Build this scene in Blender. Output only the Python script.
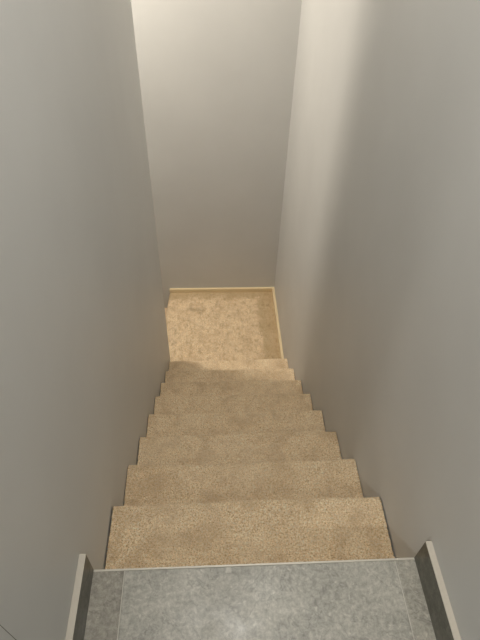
import bpy, math, random
import numpy as np
from mathutils import Matrix, Vector

for o in list(bpy.data.objects):
    bpy.data.objects.remove(o, do_unlink=True)
SC = bpy.context.scene
COL = SC.collection

# ------------------------------------------------------------ camera
cam_d = bpy.data.cameras.new('camera')
cam = bpy.data.objects.new('camera', cam_d)
COL.objects.link(cam)
SC.camera = cam
CF = Vector((0.0496, 0.6985, -0.7139)).normalized()
CR = Vector((0.9987, -0.0454, 0.0249)); CR = (CR - CR.dot(CF) * CF).normalized()
CU = CR.cross(CF)
m = Matrix.Identity(4)
for i in range(3):
    m[i][0], m[i][1], m[i][2] = CR[i], CU[i], -CF[i]
m[0][3], m[1][3], m[2][3] = -0.1041, -0.5102, 1.4629
cam.matrix_world = m
cam_d.sensor_fit = 'VERTICAL'
cam_d.sensor_height = 24.0
cam_d.lens = 24.0 * 520.47 / 640.0
cam_d.clip_start = 0.01
cam_d.clip_end = 50

# ------------------------------------------------------------ world, exposure
W = bpy.data.worlds.new('world'); SC.world = W; W.use_nodes = True
W.node_tree.nodes['Background'].inputs[0].default_value = (0.9, 0.93, 1.0, 1)
W.node_tree.nodes['Background'].inputs[1].default_value = 0.02
SC.view_settings.view_transform = 'Standard'
SC.view_settings.look = 'None'
SC.view_settings.gamma = 1.0
SC.view_settings.use_curve_mapping = False
SC.view_settings.exposure = 0.0

# lamps, inferred ones and added fill: (x, y, height, power W, colour, diffuser radius, spread)
CEIL = 2.40
WARM = (1.0, 0.90, 0.78)
NEUT = (1.0, 0.965, 0.91)
LAMPS = [
    (-1.00, 2.47, 1.95, 48.0, WARM, 0.12, math.pi),
    (-0.20, 2.45, CEIL, 6.0, WARM, 0.10, math.pi),  # added fill, lifts the landing carpet and back wall
    (-1.60, -2.10, CEIL, 25.0, NEUT, 0.06, math.pi),
    (0.00, -1.55, CEIL, 3.0, NEUT, 0.10, math.pi),
    (0.00, 0.35, CEIL, 13.5, NEUT, 0.12, math.pi),  # added fill, set forward to brighten the treads
]

# ------------------------------------------------------------ sizes
HW = 0.45                      # half width of the stairwell
RISE = 0.1959
Y1, GO = 0.2760, 0.2522        # first nosing, going
ZL = -9 * RISE                 # quarter landing
YE = 2.13                      # where the left wall ends
YB = 3.02                      # back wall
NR = 0.022                     # nosing radius
YR = -0.62                      # where the passage opens to the room

# ------------------------------------------------------------ node helpers
def mat(name, rough=0.5, spec=0.5):
    mt = bpy.data.materials.new(name); mt.use_nodes = True
    nt = mt.node_tree; b = nt.nodes['Principled BSDF']
    b.inputs['Roughness'].default_value = rough
    b.inputs['Specular IOR Level'].default_value = spec
    return mt, nt, b

def N(nt, t, **kw):
    n = nt.nodes.new(t)
    for k, v in kw.items():
        setattr(n, k, v)
    return n

def noise(nt, vec, scale, detail=4, rough=0.55, dist=0.0):
    n = N(nt, 'ShaderNodeTexNoise')
    n.inputs['Scale'].default_value = scale
    n.inputs['Detail'].default_value = detail
    n.inputs['Roughness'].default_value = rough
    n.inputs['Distortion'].default_value = dist
    nt.links.new(vec, n.inputs['Vector'])
    return n.outputs['Fac']

def ramp(nt, fac, stops):
    r = N(nt, 'ShaderNodeValToRGB')
    e = r.color_ramp.elements
    while len(e) < len(stops):
        e.new(0.5)
    for i, (p, c) in enumerate(stops):
        e[i].position = p
        e[i].color = tuple(c) + (1,) if hasattr(c, '__len__') else (c, c, c, 1)
    nt.links.new(fac, r.inputs[0])
    return r.outputs[0]

def mix(nt, fac, a, b, mode='MIX'):
    n = N(nt, 'ShaderNodeMix', data_type='RGBA', blend_type=mode)
    for sock, v in ((n.inputs[0], fac), (n.inputs[6], a), (n.inputs[7], b)):
        if hasattr(v, 'is_linked'):
            nt.links.new(v, sock)
        elif hasattr(v, '__len__'):
            sock.default_value = tuple(v) + (1,)
        else:
            sock.default_value = v
    return n.outputs[2]

def mth(nt, op, a, b=None, clamp=False):
    n = N(nt, 'ShaderNodeMath', operation=op, use_clamp=clamp)
    for s, v in ((n.inputs[0], a), (n.inputs[1], b)):
        if v is None:
            continue
        if hasattr(v, 'is_linked'):
            nt.links.new(v, s)
        else:
            s.default_value = v
    return n.outputs[0]

def sstep(nt, v, lo, hi):
    n = N(nt, 'ShaderNodeMapRange', interpolation_type='SMOOTHSTEP')
    n.inputs['From Min'].default_value = lo
    n.inputs['From Max'].default_value = hi
    nt.links.new(v, n.inputs['Value'])
    return n.outputs['Result']

def bump(nt, b, h, strength, dist):
    n = N(nt, 'ShaderNodeBump')
    n.inputs['Strength'].default_value = strength
    n.inputs['Distance'].default_value = dist
    nt.links.new(h, n.inputs['Height'])
    nt.links.new(n.outputs[0], b.inputs['Normal'])

def objvec(nt):
    return N(nt, 'ShaderNodeTexCoord').outputs['Object']

def scaled(nt, vec, s):
    mp = N(nt, 'ShaderNodeMapping')
    mp.inputs['Scale'].default_value = s
    nt.links.new(vec, mp.inputs['Vector'])
    return mp.outputs[0]

# ------------------------------------------------------------ materials
def paint_mat(name, col, rough=0.5, amount=0.03):
    mt, nt, b = mat(name, rough, 0.4)
    v = objvec(nt)
    f = noise(nt, v, 2.2, 3)
    c = ramp(nt, f, [(0.3, [x * (1 - amount) for x in col]), (0.7, [x * (1 + amount) for x in col])])
    nt.links.new(c, b.inputs['Base Color'])
    bump(nt, b, noise(nt, v, 260, 3, 0.6), 0.12, 0.0006)
    return mt

M_WALL = paint_mat('warm_grey_wall_paint', (0.588, 0.59, 0.575), 0.45)
M_CEIL = paint_mat('white_ceiling_paint', (0.78, 0.77, 0.75), 0.8)
M_CREAM = paint_mat('cream_gloss_paint', (0.80, 0.66, 0.42), 0.3)
M_EDGE = paint_mat('pale_edging', (0.62, 0.58, 0.50), 0.4)
M_WHITE = paint_mat('white_plastic', (0.8, 0.8, 0.8), 0.4)

def carpet_mat(name, marks=False):
    mt, nt, b = mat(name, 0.95, 0.1)
    b.inputs['Sheen Weight'].default_value = 0.25
    b.inputs['Sheen Roughness'].default_value = 0.5
    b.inputs['Sheen Tint'].default_value = (1.0, 0.88, 0.68, 1)
    v = objvec(nt)
    yarn = noise(nt, v, 180, 4, 0.9)
    c = ramp(nt, yarn, [(0.36, (0.42, 0.285, 0.155)), (0.5, (1.0, 0.755, 0.47)), (0.60, (1.0, 0.97, 0.82))])
    vo = N(nt, 'ShaderNodeTexVoronoi'); vo.inputs['Scale'].default_value = 230
    nt.links.new(v, vo.inputs['Vector'])
    c = mix(nt, 0.45, c, ramp(nt, vo.outputs['Distance'], [(0.0, (1.3, 1.27, 1.22)), (0.75, (0.55, 0.52, 0.47))]), 'MULTIPLY')
    # trodden pile: soft greyer patches, broken up by the yarn
    wn = mth(nt, 'ADD', noise(nt, v, 8.5, 6, 0.72, 0.3), mth(nt, 'MULTIPLY', mth(nt, 'SUBTRACT', yarn, 0.5), 0.35))
    wear = ramp(nt, wn, [(0.46, 0.0), (0.68, 1.0)])
    c = mix(nt, mth(nt, 'MULTIPLY', wear, 0.62), c, (0.54, 0.38, 0.225))
    light = ramp(nt, noise(nt, scaled(nt, v, (1.3, 1.0, 1.0)), 4.1, 3, 0.5), [(0.5, 0.0), (0.75, 1.0)])
    c = mix(nt, mth(nt, 'MULTIPLY', light, 0.22), c, (0.95, 0.81, 0.60))
    if marks:
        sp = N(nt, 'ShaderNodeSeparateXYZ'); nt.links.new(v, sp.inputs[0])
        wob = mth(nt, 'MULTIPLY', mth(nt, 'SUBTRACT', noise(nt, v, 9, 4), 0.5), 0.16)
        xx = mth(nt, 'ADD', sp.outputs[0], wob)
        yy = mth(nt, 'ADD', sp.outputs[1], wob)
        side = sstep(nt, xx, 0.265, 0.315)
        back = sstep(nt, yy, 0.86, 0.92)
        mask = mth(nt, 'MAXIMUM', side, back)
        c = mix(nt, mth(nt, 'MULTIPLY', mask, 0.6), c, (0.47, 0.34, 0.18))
        sv = scaled(nt, v, (1.3, 0.8, 1))
        spots = ramp(nt, noise(nt, sv, 22, 7, 0.78, 0.6), [(0.49, 0.0), (0.62, 1.0)])
        c = mix(nt, mth(nt, 'MULTIPLY', spots, 0.6), c, (0.47, 0.32, 0.17))
        dark = ramp(nt, noise(nt, sv, 15, 6, 0.72, 0.3), [(0.56, 0.0), (0.66, 1.0)])
        c = mix(nt, mth(nt, 'MULTIPLY', dark, 0.5), c, (0.33, 0.22, 0.12))
        # one darker smudge near the left back corner
        dx = mth(nt, 'DIVIDE', mth(nt, 'ADD', sp.outputs[0], 0.27), 0.075)
        dy = mth(nt, 'DIVIDE', mth(nt, 'SUBTRACT', yy, 0.76), 0.022)
        rr = mth(nt, 'ADD', mth(nt, 'MULTIPLY', dx, dx), mth(nt, 'MULTIPLY', dy, dy))
        c = mix(nt, mth(nt, 'MULTIPLY', sstep(nt, rr, 1.6, 0.2), 0.5), c, (0.36, 0.25, 0.14))
    nt.links.new(c, b.inputs['Base Color'])
    bump(nt, b, mth(nt, 'ADD', yarn, vo.outputs['Distance']), 0.7, 0.003)
    return mt

M_CARPET = carpet_mat('beige_carpet')
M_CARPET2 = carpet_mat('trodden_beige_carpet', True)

def stone_mat(name, a, bcol, seed, patch=1.0):
    mt, nt, b = mat(name, 0.38, 0.45)
    tc = objvec(nt)
    mp = N(nt, 'ShaderNodeMapping'); mp.inputs['Location'].default_value = (seed, seed * 0.7, 0)
    nt.links.new(tc, mp.inputs['Vector']); v = mp.outputs[0]
    mid = [(x + y) / 2 for x, y in zip(a, bcol)]
    c = ramp(nt, noise(nt, v, 6.0, 8, 0.62, 0.5), [(0.34, a), (0.5, mid), (0.66, bcol)])
    c2 = ramp(nt, noise(nt, v, 70, 8, 0.8, 0.3), [(0.36, [x * 0.62 for x in a]), (0.5, mid), (0.64, [x * 1.3 for x in bcol])])
    c = mix(nt, 0.5, c, c2)
    flecks = ramp(nt, noise(nt, v, 60, 3, 0.5, 0.6), [(0.62, 0.0), (0.72, 1.0)])
    c = mix(nt, mth(nt, 'MULTIPLY', flecks, 0.4), c, [min(1, x * 1.5) for x in bcol])
    vn = noise(nt, v, 3.4, 5, 0.6, 1.6)
    vein = ramp(nt, mth(nt, 'ABSOLUTE', mth(nt, 'SUBTRACT', vn, 0.5)), [(0.0, 1.0), (0.012, 0.0)])
    c = mix(nt, mth(nt, 'MULTIPLY', vein, 0.35), c, [x * 0.45 for x in a])
    nt.links.new(c, b.inputs['Base Color'])
    rr = ramp(nt, noise(nt, v, 12, 4), [(0.3, 0.30), (0.7, 0.48)])
    nt.links.new(rr, b.inputs['Roughness'])
    bump(nt, b, noise(nt, v, 40, 4, 0.6), 0.1, 0.001)
    return mt

M_TILE = stone_mat('mottled_grey_tile', (0.280, 0.278, 0.246), (0.560, 0.545, 0.485), 3.1)
M_STRIP = stone_mat('brownish_grey_tile', (0.215, 0.205, 0.172), (0.460, 0.435, 0.375), 8.6)
M_STRIP2 = stone_mat('grey_border_tile', (0.265, 0.260, 0.225), (0.540, 0.518, 0.450), 12.4)
M_SKIRT = stone_mat('dark_grey_tile', (0.050, 0.050, 0.038), (0.160, 0.156, 0.126), 5.7)
M_GROUT = paint_mat('pale_joint', (0.62, 0.60, 0.54), 0.6)
mt_, nt_, b_ = mat('brushed_metal_trim', 0.35); b_.inputs['Metallic'].default_value = 0.1
b_.inputs['Base Color'].default_value = (0.66, 0.63, 0.55, 1); M_METAL = mt_
mt_, nt_, b_ = mat('lamp_diffuser', 0.5)
b_.inputs['Emission Color'].default_value = (1, 0.93, 0.82, 1); b_.inputs['Emission Strength'].default_value = 6.0
M_GLOW = mt_

# ------------------------------------------------------------ mesh helpers
class MB:
    def __init__(s):
        s.v, s.f = [], []
    def box(s, x0, x1, y0, y1, z0, z1, ch=0.0):
        """box; ch chamfers all its edges"""
        if ch <= 0:
            b = len(s.v)
            s.v += [(x, y, z) for x in (x0, x1) for y in (y0, y1) for z in (z0, z1)]
            s.f += [[b + i for i in q] for q in ((0, 1, 3, 2), (4, 6, 7, 5), (0, 4, 5, 1), (2, 3, 7, 6), (0, 2, 6, 4), (1, 5, 7, 3))]
            return s
        import bmesh
        bm = bmesh.new()
        bmesh.ops.create_cube(bm, size=1)
        for v in bm.verts:
            v.co = Vector(((x0 + x1) / 2 + v.co.x * (x1 - x0), (y0 + y1) / 2 + v.co.y * (y1 - y0), (z0 + z1) / 2 + v.co.z * (z1 - z0)))
        bmesh.ops.bevel(bm, geom=list(bm.edges), offset=ch, segments=3, affect='EDGES', profile=0.5)
        b = len(s.v); bm.verts.index_update()
        s.v += [tuple(v.co) for v in bm.verts]
        s.f += [[b + v.index for v in f.verts] for f in bm.faces]
        bm.free()
        return s
    def prism(s, pts, z0, z1):
        """vertical prism over a counter-clockwise outline"""
        b, n = len(s.v), len(pts)
        s.v += [(x, y, z0) for x, y in pts] + [(x, y, z1) for x, y in pts]
        s.f += [[b + i, b + (i + 1) % n, b + n + (i + 1) % n, b + n + i] for i in range(n)]
        s.f += [[b + n + i for i in range(n)], [b + i for i in reversed(range(n))]]
        return s
    def disc(s, c, r, axis, t, seg=48, ring=0.0):
        """a coin of radius r and thickness t with a rounded rim, axis 'x' or 'z'"""
        prof = [(0, t), (r - 0.003, t), (r - 0.001, t - 0.001), (r, t - 0.003), (r, 0)]
        if ring:
            prof = [(ring, 0), (ring, t * 0.5), (ring + 0.004, t), (r - 0.004, t), (r, t * 0.5), (r, 0)]
        b = len(s.v)
        for q, h in prof:
            for k in range(seg):
                a = 2 * math.pi * k / seg
                u, w = q * math.cos(a), q * math.sin(a)
                s.v.append((c[0] + h, c[1] + u, c[2] + w) if axis == 'x' else (c[0] + u, c[1] - w, c[2] - h))
        for i in range(len(prof) - 1):
            for k in range(seg):
                k2 = (k + 1) % seg
                s.f.append([b + i * seg + k, b + (i + 1) * seg + k, b + (i + 1) * seg + k2, b + i * seg + k2])
        return s
    def build(s, name, m, parent=None, off=(0, 0, 0), smooth=False):
        me = bpy.data.meshes.new(name)
        me.from_pydata([(x - off[0], y - off[1], z - off[2]) for x, y, z in s.v], [], s.f)
        me.materials.append(m)
        me.validate(); me.update()
        if smooth:
            me.shade_smooth()
        o = bpy.data.objects.new(name, me); COL.objects.link(o)
        o.parent = parent
        return o

def tag(o, label=None, cat=None, group=None, kind=None):
    for k, v in (('label', label), ('category', cat), ('group', group), ('kind', kind)):
        if v:
            o[k] = v
    return o

def struct(o, label=None):
    o['kind'] = 'structure'
    if label:
        o['label'] = label
    return o

def empty(name, loc):
    o = bpy.data.objects.new(name, None); COL.objects.link(o)
    o.location = loc; o.empty_display_size = 0.1
    return o

# ------------------------------------------------------------ the setting: walls, floor, ceiling
T = 0.12
ZB = -4.2
w = MB().prism([(-2.2, YR), (-HW, YR)] + [(-HW - 0.008 + 0.008 * math.cos(math.pi / 2 * i / 8), YE - 0.008 + 0.008 * math.sin(math.pi / 2 * i / 8)) for i in range(9)] + [(-2.4, YE), (-2.4, YE - T), (-HW - T, YE - T), (-HW - T, YR + T), (-2.2, YR + T)], ZB, CEIL)
struct(w.build('wall_left', M_WALL), 'smooth warm grey wall on the left of the stairwell')
w = MB().prism([(HW, YR), (2.2, YR), (2.2, YR + T), (HW + T, YR + T), (HW + T, YB + T), (HW, YB + T)], ZB, CEIL)
struct(w.build('wall_right', M_WALL), 'smooth warm grey wall on the right of the stairwell')
struct(MB().box(-2.4, HW, YB, YB + T, ZB, CEIL).build('wall_back', M_WALL), 'warm grey wall facing the foot of the stairs, behind the carpeted landing')
struct(MB().box(-2.52, -2.4, YE - T, YB + T, ZB, CEIL).build('wall_lower_flight', M_WALL))
struct(MB().box(-2.32, -2.2, -3.6, YR + T, -0.12, CEIL).build('wall_room_left', M_WALL))
struct(MB().box(2.2, 2.32, -3.6, YR + T, -0.12, CEIL).build('wall_room_right', M_WALL))
struct(MB().box(-2.32, 2.32, -3.72, -3.6, -0.12, CEIL).build('wall_room_back', M_WALL))
struct(MB().box(-2.52, 2.32, -3.72, YB + T, CEIL, CEIL + 0.12).build('ceiling', M_CEIL))

# tiled upper floor: slab, centre tile, two border tiles, pale joints
XL, XR = -0.352, 0.379
fl = struct(MB().prism([(-2.2, -3.6), (2.2, -3.6), (2.2, YR), (HW, YR), (HW, -0.008), (-HW, -0.008), (-HW, YR), (-2.2, YR)], -0.16, -0.008).build('floor', M_GROUT),
            'mottled grey stone tiled floor at the top of the stairs')
g = 0.0022
rows = [(-0.62, -0.0056), (-1.25, -0.62), (-1.9, -1.25), (-2.6, -1.9), (-3.6, -2.6)]
for i, (a, b) in enumerate(rows):
    MB().box(XL + g / 2, XR - g / 2, a + g, b, -0.010, 0.0, 0.0015).build('floor_tile', M_TILE, fl)
    MB().box(-HW, XL - g / 2, a + g, b, -0.010, 0.0, 0.0008).build('floor_border_tile', M_STRIP, fl)
    MB().box(XR + g / 2, HW, a + g, b, -0.010, 0.0, 0.0015).build('floor_border_tile', M_STRIP2, fl)
for x0, x1 in ((-2.2, -HW), (HW, 2.2)):
    MB().box(x0, x1, -3.6, YR, -0.010, 0.0, 0.0015).build('floor_tile', M_TILE, fl)
# joints stand flush between the tiles
for x in (XL, XR):
    MB().box(x - g / 2, x + g / 2, -3.6, -0.006, -0.009, -0.0004).build('floor_joint', M_GROUT, fl)
e = MB().box(-HW + 0.001, HW - 0.001, -0.0055, 0.0, -0.014, 0.0006, 0.0008).build('trim_1', M_METAL)
struct(e, 'thin pale metal edge strip where the tiles meet the carpet')

# tile skirtings of the upper floor
SK, SH = 0.0165, 0.114
for s, nm in ((-1, 'baseboard_left'), (1, 'baseboard_right')):
    x0, x1 = sorted((s * HW, s * (HW - SK)))
    o = struct(MB().box(x0, x1, YR, 0.0, 0.0, SH - 0.004, 0.001).build(nm, M_SKIRT),
               'dark grey tile skirting with pale top edge along the %s wall beside the tiled floor' % ('left' if s < 0 else 'right'))
    tag(MB().box(x0, x1, YR, 0.0, SH - 0.004, SH, 0.0012).build('top_edge', M_EDGE, o), 'pale top edge')

# cream skirtings of the quarter landing
LX = -0.503
BH, BT = 0.046, 0.021
struct(MB().box(LX, HW - BT, YB - BT, YB, ZL - 0.002, ZL + BH, 0.003).build('baseboard_back', M_CREAM), 'low cream painted skirting along the back wall of the landing')
struct(MB().box(HW - BT, HW, Y1 + 7 * GO + 0.02, YB, ZL - 0.002, ZL + BH, 0.003).build('baseboard_landing_right', M_CREAM), 'low cream painted skirting along the right side of the landing')

# ------------------------------------------------------------ carpet
rng = np.random.default_rng(7)

def grid_mesh(name, P, m, parent, off, jitter=0.0011, keep=None):
    """P[i][j] points; every vertex is pushed by a random amount along its normal, as tufts"""
    P = np.array(P, float)
    n, k = P.shape[:2]
    du = np.gradient(P, axis=0); dv = np.gradient(P, axis=1)
    nn = np.cross(du, dv); nn /= np.linalg.norm(nn, axis=2, keepdims=True) + 1e-12
    r = rng.normal(0, 1, (n, k, 1))
    # soft undulation of the laid carpet
    gx = np.linspace(0, 1, k)[None, :, None]; gy = np.linspace(0, 1, n)[:, None, None]
    ph = rng.uniform(0, 6.28, 6)
    und = 0.0036 * (np.sin(gx * 5 + ph[0]) * np.cos(gy * 2.5 + ph[1]) + 0.6 * np.sin(gx * 11 + ph[2]) * np.cos(gy * 4 + ph[3]) + 0.3 * np.sin(gx * 23 + ph[4]))
    P = P + nn * (r * jitter + und) + rng.normal(0, 0.0005, P.shape)
    if keep:                                   # stay clear of the walls
        P[..., keep[0]] = np.clip(P[..., keep[0]], keep[1], keep[2])
    V = (P - np.array(off)).reshape(-1, 3)
    idx = np.arange(n * k).reshape(n, k)
    F = np.stack([idx[:-1, :-1], idx[1:, :-1], idx[1:, 1:], idx[:-1, 1:]], -1).reshape(-1, 4)
    me = bpy.data.meshes.new(name)
    me.vertices.add(len(V)); me.vertices.foreach_set('co', V.ravel())
    me.loops.add(F.size); me.loops.foreach_set('vertex_index', F.ravel().astype(np.int32))
    me.polygons.add(len(F))
    me.polygons.foreach_set('loop_start', np.arange(0, F.size, 4, dtype=np.int32))
    me.polygons.foreach_set('loop_total', np.full(len(F), 4, dtype=np.int32))
    me.materials.append(m)
    me.update(calc_edges=True); me.validate(); me.shade_smooth()
    o = bpy.data.objects.new(name, me); COL.objects.link(o); o.parent = parent
    return o

def resample(pts, d):
    out = [pts[0]]
    for a, b in zip(pts[:-1], pts[1:]):
        L = math.hypot(b[0] - a[0], b[1] - a[1]); n = max(1, int(round(L / d)))
        out += [(a[0] + (b[0] - a[0]) * i / n, a[1] + (b[1] - a[1]) * i / n) for i in range(1, n + 1)]
    return out

def step_profile(s0, s1, ztop, drop, last=None):
    """(s, z): cut end under the step above, tread, bull nose, riser"""
    pts = [(s0, ztop - 0.02), (s0, ztop), (s1 - NR, ztop)]
    for i in range(1, 9):
        a = math.pi * i / 8
        pts.append((s1 - NR + NR * math.sin(a), ztop - NR + NR * math.cos(a)))
    pts += [(s1 - NR - 0.004, ztop - 2 * NR - 0.004), (s1 - NR - 0.004, ztop - drop - 0.004)]
    return pts

SX = HW - 0.002
root = empty('staircase', (0, Y1, ZL))
tag(root, 'straight flight of beige carpeted steps going down between the two grey walls', 'staircase')
for k in range(1, 9):
    d = 0.0032 if k <= 3 else 0.0042
    z = -k * RISE
    s0 = -0.012 if k == 1 else Y1 + (k - 2) * GO - NR - 0.012
    pr = resample(step_profile(s0, Y1 + (k - 1) * GO, z, RISE), d)
    nx = int(2 * SX / d)
    P = []
    for (y, zz) in pr:
        row = []
        for j in range(nx + 1):
            u = j / nx
            x = -SX + 2 * SX * u
            row.append((x, y, zz))
        P.append(row)
    P = np.array(P)[:, ::-1]
    # cut edges of the carpet are slightly ragged and turned down against the walls
    for c, sg in ((0, 1), (-1, -1)):
        P[:, c, 0] -= sg * rng.uniform(0, 0.0022, len(P))
        P[:, c, 2] -= 0.003
    o = grid_mesh('step', P, M_CARPET, root, (0, Y1, ZL), keep=(0, -HW + 0.0015, HW - 0.0015))
    # solid core under the carpet
core = MB()
pts = []
for k in range(1, 9):
    yy0 = -0.010 if k == 1 else Y1 + (k - 2) * GO - NR - 0.012
    yy1 = Y1 + (k - 1) * GO - NR - 0.012
    core.box(-HW + 0.003, HW - 0.003, yy0, yy1, -k * RISE - 0.35, -k * RISE - 0.014)
core.build('stair_base', M_SKIRT, root, (0, Y1, ZL))
# riser below the tiled floor
rp = resample([(-0.008, -0.02), (-0.008, -RISE - 0.004)], 0.006)
P = np.array([[(x, y, zz) for x in np.linspace(SX, -SX, 150)] for y, zz in rp])
grid_mesh('riser', P, M_CARPET, root, (0, Y1, ZL), keep=(0, -HW + 0.0015, HW - 0.0015))

# quarter landing: carpet with a bulging rounded left edge
def left_edge(y):
    ys = [1.95, 2.13, 2.2, 2.316, 2.54, 2.78, 2.95, 3.02]
    xs = [-0.44, -0.449, -0.464, -0.490, -0.516, -0.521, -0.512, -0.505]
    return float(np.interp(y, ys, xs))
YL0 = Y1 + 7 * GO - NR - 0.012
d = 0.0045
ysamp = np.linspace(YL0, YB - 0.003, int((YB - YL0) / d))
P = []
for y in ysamp:
    xe = left_edge(y)
    prof = [(HW - 0.006, ZL)]
    prof.append((xe + NR, ZL))
    for i in range(1, 9):
        a = math.pi * i / 8
        prof.append((xe + NR - NR * math.sin(a), ZL - NR + NR * math.cos(a)))
    prof += [(xe + NR + 0.004, ZL - 2 * NR - 0.004), (xe + NR + 0.004, ZL - RISE - 0.004)]
    if y < YE:                      # beside the left wall the carpet simply stops
        prof = [(HW - 0.006, ZL), (-SX, ZL)]
    n_top = 205
    row = [(prof[0][0] + (prof[1][0] - prof[0][0]) * i / n_top, y, ZL) for i in range(n_top)]
    tail = prof[1:]
    if y < YE:
        tl = [(-SX, ZL)] + [(-SX, ZL - 0.002 - 0.002 * i) for i in range(60)]
    else:
        tl = resample(tail, d)
        tl = [tl[min(len(tl) - 1, int(round(i * (len(tl) - 1) / 60)))] for i in range(61)]
    row += [(x, y, z) for x, z in tl]
    P.append(row)
P = np.array(P)
lo = (0, YL0 + 0.022, ZL)
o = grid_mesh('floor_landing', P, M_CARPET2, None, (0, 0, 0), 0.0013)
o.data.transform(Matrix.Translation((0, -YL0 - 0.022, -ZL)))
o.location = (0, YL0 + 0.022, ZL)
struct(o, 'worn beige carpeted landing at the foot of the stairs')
struct(MB().box(-HW + 0.002, HW - 0.002, YL0, YB, ZL - 0.2, ZL - 0.014).build('floor_landing_slab', M_SKIRT))

# lower flight turning left
root2 = empty('staircase', (-0.75, 2.575, ZL - 8 * RISE))
tag(root2, 'lower flight of beige carpeted steps turning left off the landing', 'staircase')
for k in range(1, 7):
    z = ZL - k * RISE
    a = -0.47 if k == 1 else -0.50 - (k - 1) * GO + NR + 0.012
    pr = resample([(-s, zz) for s, zz in step_profile(-a, 0.50 + k * GO, z, RISE)], 0.006)
    P = np.array([[(x, y, zz) for y in np.linspace(YE + 0.004, YB - 0.004, 150)] for x, zz in pr])[:, ::-1]
    grid_mesh('step', P, M_CARPET, root2, tuple(root2.location), 0.0011, (1, YE + 0.002, YB - 0.002))

# ------------------------------------------------------------ flush panel on the left wall
pn = empty('access_panel', (-HW, -0.41, 0.43))
tag(pn, 'wall-grey access panel with thin dark edge, low on the left wall above the skirting', 'panel')
MB().box(0.0, 0.0012, -0.15, 0.1478, -0.27, 0.27, 0.0004).build('seal', M_SKIRT, pn)
MB().box(0.0, 0.003, -0.148, 0.1455, -0.268, 0.268, 0.0012).build('cover', M_WALL, pn)

# ------------------------------------------------------------ ceiling lamps
LABELS = ['round lamp hanging on a cord over the lower flight beside the back wall',
          'unseen fill lamp added high above the carpeted landing',
          'round white ceiling lamp in the left half of the room behind the stairs',
          'round white ceiling lamp in front of the stair passage',
          'unseen fill lamp added above the top of the stairs']
for i, (x, y, z, pw, c, r, spread) in enumerate(LAMPS):
    hung = z < CEIL
    t = empty('pendant_lamp' if hung else 'ceiling_light', (x, y, z))
    tag(t, LABELS[i], 'lamp', None if hung else 'round ceiling lamps')
    if hung:
        MB().disc((0, 0, CEIL - z), 0.05, 'z', 0.02, 32).build('ceiling_rose', M_WHITE, t)
        MB().box(-0.003, 0.003, -0.003, 0.003, 0.0, CEIL - z - 0.01).build('cord', M_WHITE, t)
        MB().disc((0, 0, 0.008), r + 0.01, 'z', 0.008, 48).build('lamp_shade', M_WHITE, t)
    else:
        MB().disc((0, 0, 0), r + 0.02, 'z', 0.02, 48, ring=r).build('rim', M_WHITE, t)
    MB().disc((0, 0, 0), r, 'z', 0.006, 48).build('diffuser', M_GLOW, t)
    ld = bpy.data.lights.new('lamp_light', 'AREA'); ld.shape = 'DISK'; ld.size = 2 * r
    ld.energy = pw; ld.color = c; ld.spread = spread
    lo_ = bpy.data.objects.new('lamp_light', ld); COL.objects.link(lo_)
    lo_.parent = t; lo_.location = (0, 0, -0.025)
